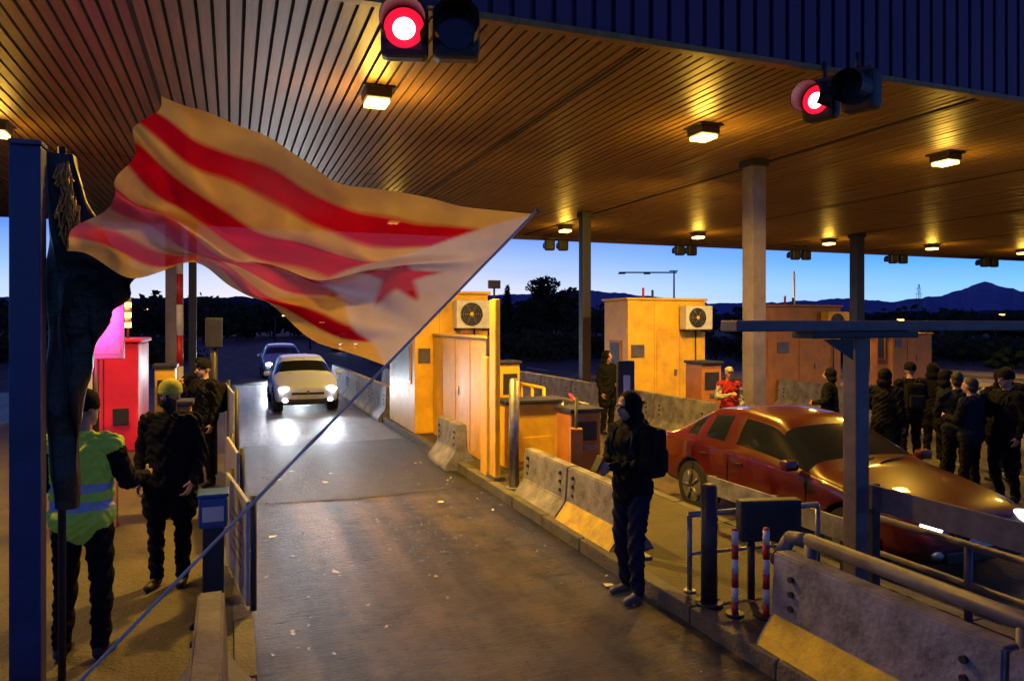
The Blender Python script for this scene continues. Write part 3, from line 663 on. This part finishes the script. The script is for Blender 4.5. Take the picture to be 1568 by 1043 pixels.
clone(A,(11.3,9.3,.01),100,.95); clone(A,(9.3,9.6,.13),-140,.85); clone(Bp,(8.85,6.75,.13),-170,.88); clone(A,(9.5,7.6,.13),60,.9)
person('person_in_red_jacket',(8.35,11.0,.0),math.radians(-20),1.62,mats=dict(top=credcl,sleeve=cwhite,hat=cwhite),hat='cap',pose=dict(wrR=(-.08,-.28,1.25),elR=(-.25,-.05,1.17)),**vx)
clone(A,(7.6,14.2,.01),20,1.0)
clone(Cp,(-.36,11.2,.13),-50,.98); clone(Dp,(-.5,12.6,.13),40,.98)
# ---------------------------------------------------------------- flag
FX=[[(-.32,3.50),(.015,3.41),(.357,3.247),(.689,3.085),(1.115,3.04),(1.616,3.02)],
[(-.403,3.309),(-.133,3.126),(.199,2.929),(.554,2.80),(.97,2.791),(1.399,2.801)],
[(-.4995,3.102),(-.249,2.882),(.045,2.73),(.39,2.673),(.793,2.679),(1.171,2.59)],
[(-.607,2.898),(-.362,2.771),(-.09,2.705),(.23,2.54),(.587,2.411),(.962,2.382)],
[(-.69,2.72),(-.472,2.636),(-.13,2.67),(.0956,2.529),(.39,2.317),(.758,2.176)]]
def cr_(p0,p1,p2,p3,t): return .5*((2*p1)+(-p0+p2)*t+(2*p0-5*p1+4*p2-p3)*t*t+(-p0+3*p1-3*p2+p3)*t**3)
def crs(arr,t):
    n=len(arr)-1; x=t*n; k=min(int(x),n-1); f=x-k
    g=lambda i: arr[i] if 0<=i<=n else (2*arr[0]-arr[1] if i<0 else 2*arr[n]-arr[n-1])
    return cr_(g(k-1),g(k),g(k+1),g(k+2),f)
def flagcolor(nu,nv):
    """dyed cloth colours on a grid, edges softened a little to imitate motion blur"""
    U,Vv=np.meshgrid(np.linspace(0,1,nu+1),np.linspace(0,1,nv+1))
    col=np.zeros(U.shape+(3,))
    offs=[(a*.0035,b*.004) for a in (-2,-1,0,1,2) for b in (-2,-1,0,1,2)]
    Y=np.array((.90,.56,.13)); R=np.array((.78,.003,.02)); Wt=np.array((.82,.70,.64))
    for du,dv_ in offs:
        u=np.clip(U+du,0,1); v=np.clip(Vv+dv_,0,.999)
        band=(v*9).astype(int)%2
        c=np.where(band[...,None]==1,R,Y)
        tri=np.abs(v-.5)<.5*(1-(1-u)/.42); c=np.where(tri[...,None],Wt,c)
        x=-(u-.84)*1.85; y=(v-.52)*1.2; a=np.mod(np.arctan2(y,x),math.tau/5); a=np.minimum(a,math.tau/5-a); r=np.hypot(x,y); R0=.19; r2=R0*.382
        x2,y2=r2*math.cos(math.pi/5),r2*math.sin(math.pi/5)
        ins=(x2-R0)*(r*np.sin(a))-(y2)*(r*np.cos(a)-R0)>0
        c=np.where(ins[...,None],R,c); col+=c
    return col/len(offs)
def flag():
    e=empty('estelada_flag',(0,0,0))
    nu,nv=250,140; FC=flagcolor(nu,nv)
    bm=bmesh.new(); cl=bm.loops.layers.float_color.new('Col') ; rows=[]; colr={}
    for j in range(nv+1):
        v=j/nv
        cx=[crs([FX[r][c][0] for r in range(5)],v) for c in range(6)]; cz=[crs([FX[r][c][1] for r in range(5)],v) for c in range(6)]
        row=[]
        for i in range(nu+1):
            u=i/nu; x=crs(cx,u); z=crs(cz,u)
            damp=min(1,(1-u)*3)
            y=3.88+damp*(.12*math.sin(u*7+v*5)+.08*math.sin(u*14-v*9+1)+.045*math.sin(u*4+v*22)+.018*math.sin(u*40-v*24))
            z+=damp*.022*math.sin(u*22+v*6)*(.4+.6*v); x+=damp*.018*math.sin(v*20+u*9)
            dd=v-(.60-.25*u+.03*math.sin(u*12)); y+=damp*.24*math.exp(-(dd/.06)**2)
            z+=damp*.06*math.exp(-(dd/.05)**2)*math.sin(u*6+1)
            d2=v-(.30+.45*u); y-=damp*.13*math.exp(-(d2/.05)**2)
            vv=bm.verts.new((x,y,z)); row.append(vv)
            c=FC[j,i]
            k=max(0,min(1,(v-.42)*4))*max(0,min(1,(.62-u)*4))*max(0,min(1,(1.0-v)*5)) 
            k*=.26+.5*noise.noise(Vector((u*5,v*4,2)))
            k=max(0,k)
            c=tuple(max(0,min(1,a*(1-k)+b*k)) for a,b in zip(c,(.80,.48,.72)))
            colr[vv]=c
        rows.append(row)
    for j in range(nv):
        for i in range(nu):
            f=bm.faces.new((rows[j][i],rows[j][i+1],rows[j+1][i+1],rows[j+1][i])); f.smooth=True
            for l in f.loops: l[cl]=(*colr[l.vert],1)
    m=bpy.data.materials.new('flag_cloth'); m.use_nodes=True; nt=m.node_tree; N=nt.nodes; L=nt.links; N.clear()
    at=N.new('ShaderNodeVertexColor'); at.layer_name='Col'; tc=N.new('ShaderNodeTexCoord')
    n=N.new('ShaderNodeTexNoise'); n.inputs['Scale'].default_value=7; n.inputs['Detail'].default_value=5; L.new(tc.outputs['Object'],n.inputs['Vector'])
    mr=N.new('ShaderNodeMapRange'); mr.inputs[3].default_value=.8; mr.inputs[4].default_value=1.15; L.new(n.outputs['Fac'],mr.inputs[0])
    mu=N.new('ShaderNodeVectorMath'); mu.operation='SCALE'; L.new(at.outputs['Color'],mu.inputs[0]); L.new(mr.outputs[0],mu.inputs['Scale'])
    d=N.new('ShaderNodeBsdfDiffuse'); t=N.new('ShaderNodeBsdfTranslucent'); L.new(mu.outputs[0],d.inputs[0]); L.new(mu.outputs[0],t.inputs[0])
    x=N.new('ShaderNodeMixShader'); x.inputs[0].default_value=.62; L.new(d.outputs[0],x.inputs[1]); L.new(t.outputs[0],x.inputs[2])
    tr=N.new('ShaderNodeBsdfTransparent'); x2=N.new('ShaderNodeMixShader'); x2.inputs[0].default_value=.025; L.new(x.outputs[0],x2.inputs[1]); L.new(tr.outputs[0],x2.inputs[2])
    o=N.new('ShaderNodeOutputMaterial'); L.new(x2.outputs[0],o.inputs[0])
    q=MB(); q.bm.free(); q.bm=bm; q.mi(m); q.obj('cloth',parent=e)
    q=MB(); q.cyl((-1.27,3.86,.14),(1.63,3.885,3.045),.009,mat('flag_pole_grey',(.55,.50,.48),.5),r1=.007); q.sph((1.63,3.885,3.045),.012,steel); q.obj('pole',parent=e)
flag()
# ---------------------------------------------------------------- vegetation, hills, distance
leafm=mat('foliage_dark',(.035,.05,.025),.95,nscale=2,var=.6,spec=.05); bark=mat('bark',(.05,.035,.025),.9,bump=.6)
def leafcloud(q,c,r,n,s,m):
    i=q.mi(m)
    for _ in range(n):
        d=Vector((random.gauss(0,1),random.gauss(0,1),random.gauss(0,1))).normalized()*random.uniform(.2,1)**.5
        p=Vector(c)+Vector((d.x*r[0],d.y*r[1],abs(d.z*r[2]) if c[2]<.3 else d.z*r[2]))
        a=Vector((random.gauss(0,1),random.gauss(0,1),random.gauss(0,1))).normalized(); b=a.orthogonal().normalized()
        k=s*random.uniform(.5,1.3)
        vs=[q.bm.verts.new(p+a*k),q.bm.verts.new(p+b*k*.6),q.bm.verts.new(p-a*k),q.bm.verts.new(p-b*k*.6)]
        f=q.bm.faces.new(vs); f.material_index=i
def tree(name,x,y,h,w,kind='round'):
    q=MB(); q.cyl((0,0,0),(0,0,h*.5),h*.03,bark,r1=h*.02,n=8)
    if kind=='round':
        for k in range(12):
            a=random.uniform(0,math.tau); z=h*random.uniform(.25,.86); rr=w*random.uniform(.05,.40)*(1.25-z/h*.7)
            c=(rr*math.cos(a),rr*math.sin(a),z); q.cyl((0,0,h*.2),c,h*.012,bark,r1=h*.004,n=5)
            leafcloud(q,c,(w*.2,w*.2,h*.12),260,.27*h/8,leafm)
    else:
        for k in range(12):
            z=h*(.08+.9*k/12); ww=w*.5*math.sin(math.pi*(.15+.8*k/12))**.7
            leafcloud(q,(0,0,z),(ww,ww,h*.08),150,.16*h/8,leafm)
    q.obj(name,(x,y,0))
def at(bdeg,D): a=math.radians(bdeg); return D*math.sin(a),D*math.cos(a)
tree('pine_tree',30.3,68.6,7.6,6.5); tree('cypress_tree',26.2,70.3,6.4,1.1,'cyp'); tree('pine_tree',38.5,81.3,5.6,7); tree('pine_tree',26.4,64.8,5.0,4.5); tree('pine_tree',19.6,77.6,6.,7)
q=MB(); q.mi(bark); q.mi(leafm)
for k in range(190):
    b_=random.uniform(-22,62); D=random.uniform(100,150); x,y=at(b_,D); h=random.uniform(3.2,7.) if b_<36 else random.uniform(2.4,4.6)
    q.poly([(x-.1,y,0),(x+.1,y,0),(x+.06,y,h*.6),(x-.06,y,h*.6)],bark); leafcloud(q,(x,y,h*.55),(random.uniform(2,4),2.5,h*.45),120,.6,leafm)
q.obj('distant_tree_line')
q=MB(); q.mi(leafm)
for k in range(150):
    b_=random.uniform(11,66) if k%4 else random.uniform(-24,-4); D=random.uniform(46,68); x,y=at(b_,D); h=random.uniform(.9,2.1)
    leafcloud(q,(x,y,.1),(random.uniform(1.4,2.8),1.6,h),150,.28,leafm)
q.obj('roadside_bushes')
def ridge(name,D,tab,col,nz,seed):
    m=mat(name+'_mat',col,1.,nscale=.01,var=.25,spec=0.)  # atmospheric haze is put into the bluish base colour
    bm=bmesh.new(); top=[];bot=[];mid=[]
    b0,b1=tab[0][0],tab[-1][0]; n=500
    for i in range(n+1):
        b_=b0+(b1-b0)*i/n
        px=np.interp(b_,[t[0] for t in tab],[t[1] for t in tab])
        px+=nz*(noise.noise(Vector((b_*.8,seed,0)))+.5*noise.noise(Vector((b_*2.7,seed,3)))+.25*noise.noise(Vector((b_*9,seed,6))))
        x,y=at(b_,D); h=2.4+px*D*math.cos(math.radians(b_-20.8))/1130
        top.append(bm.verts.new((x,y,max(h,1)))); x2,y2=at(b_,D*.8); mid.append(bm.verts.new((x2,y2,max(h*.45,.5)))); x3,y3=at(b_,D*.65); bot.append(bm.verts.new((x3,y3,-2)))
    for i in range(n):
        bm.faces.new((bot[i],bot[i+1],mid[i+1],mid[i])); bm.faces.new((mid[i],mid[i+1],top[i+1],top[i]))
    bmesh.ops.recalc_face_normals(bm,faces=bm.faces)
    q=MB(); q.bm.free(); q.bm=bm; q.mi(m); q.obj(name)
ridge('mountain_ridge',4200,[(-25,38),(-14,40),(0,36),(12,40),(20.8,44),(27,50),(31,42),(36,30),(41,32),(45,38),(48,33),(51,42),(52.5,54),(53.5,64),(54.5,54),(56,49),(60,44),(70,40)],(.13,.19,.40),3,1)
ridge('hills',1500,[(-25,40),(-14,36),(0,40),(8,34),(15,30),(24,20),(34,14),(45,14),(55,20),(70,22)],(.04,.05,.10),4,5)
q=MB(); q.cyl((0,0,0),(0,0,8.3),.14,steel,r1=.08); q.box(-6.2,.3,-.08,.08,8.0,8.15,darkst); q.box(-6.3,-5.5,-.2,.2,7.9,7.999,darkst); q.box(-3.4,-2.7,-.2,.2,7.88,7.99,darkst); q.box(-.5,.4,-.2,.2,8.2,8.3,darkst)
q.obj('sign_gantry_mast',(46.5,71.1,0),math.radians(-20))
q=MB(); h=30
for sx,sy in((-1,-1),(1,-1),(1,1),(-1,1)): q.cyl((sx*2.5,sy*2.5,0),(sx*.3,sy*.3,h),.12,darkst,n=5)
for k in range(8):
    z=h*k/8; w_=2.5-2.2*k/8; z2=h*(k+1)/8; w2=2.5-2.2*(k+1)/8
    q.cyl((-w_,-w_,z),(w2,-w2,z2),.07,darkst,n=4); q.cyl((w_,-w_,z),(-w2,-w2,z2),.07,darkst,n=4)
for z,w_ in((19,5),(23,4),(27,3)): q.cyl((-w_,0,z),(w_,0,z),.12,darkst,n=4)
q.obj('electricity_pylon',(457.,388.,0))
q=MB(); q.cyl((0,0,0),(0,0,4.1),.035,mat('pole_white',(.8,.8,.8),.4),n=8); q.cyl((0,0,0),(0,0,.05),.1,steel); q.obj('antenna_pole',(17.3,19.4,.0))
for b_,D,h in ((-6,140,4.5),(-1,170,4),(3,90,3),(5.5,70,2.2),(8,120,3),(56,80,3),(58,60,2.6),(48,70,2.4),(51,62,2.2),(54,90,3),(11,110,2.5),(14,90,2),(17,70,1.8)):
    x,y=at(b_,D); q=MB(); q.cyl((0,0,0),(0,0,h),.08,darkst,n=6); q.cyl((0,0,h),(1,0,h+.3),.05,darkst,n=6); q.box(.8,1.3,-.12,.12,h+.2,h+.32,orangeE); q.obj('street_lamp',(x,y,0))
pap=mat('paper_litter',(.5,.5,.5),.8)
q=MB()
for k in range(90):
    x=random.choice([random.gauss(3.15,.15),random.gauss(.45,.2),random.uniform(.3,3.3)]); y=random.uniform(3.5,13); z=.012
    x=min(x,3.3)
    s=random.uniform(.008,.026) if k%9 else .05; a=random.uniform(0,6.28)
    pts=[(x+s*math.cos(a+t*1.57)*random.uniform(.5,1.4),y+s*math.sin(a+t*1.57)*random.uniform(.5,1.4),z+random.uniform(0,.025)) for t in range(4)]
    q.poly(pts,pap)
q.obj('litter')

sl=bpy.data.lights.new('sun','SUN'); sl.energy=.03; sl.angle=math.radians(12); sl.color=(.75,.6,1.)
so=bpy.data.objects.new('sun',sl); COL.objects.link(so); so.rotation_euler=(math.radians(78),0,math.radians(178))
cd=bpy.data.cameras.new('camera'); cam=bpy.data.objects.new('camera',cd); COL.objects.link(cam)
cam.location=(0,0,2.4); cam.rotation_euler=(math.radians(90),0,math.radians(-20.8)); cd.lens=25.94; cd.sensor_width=36; cd.shift_y=-.017; cd.clip_end=20000; cd.clip_start=.05
S.camera=cam
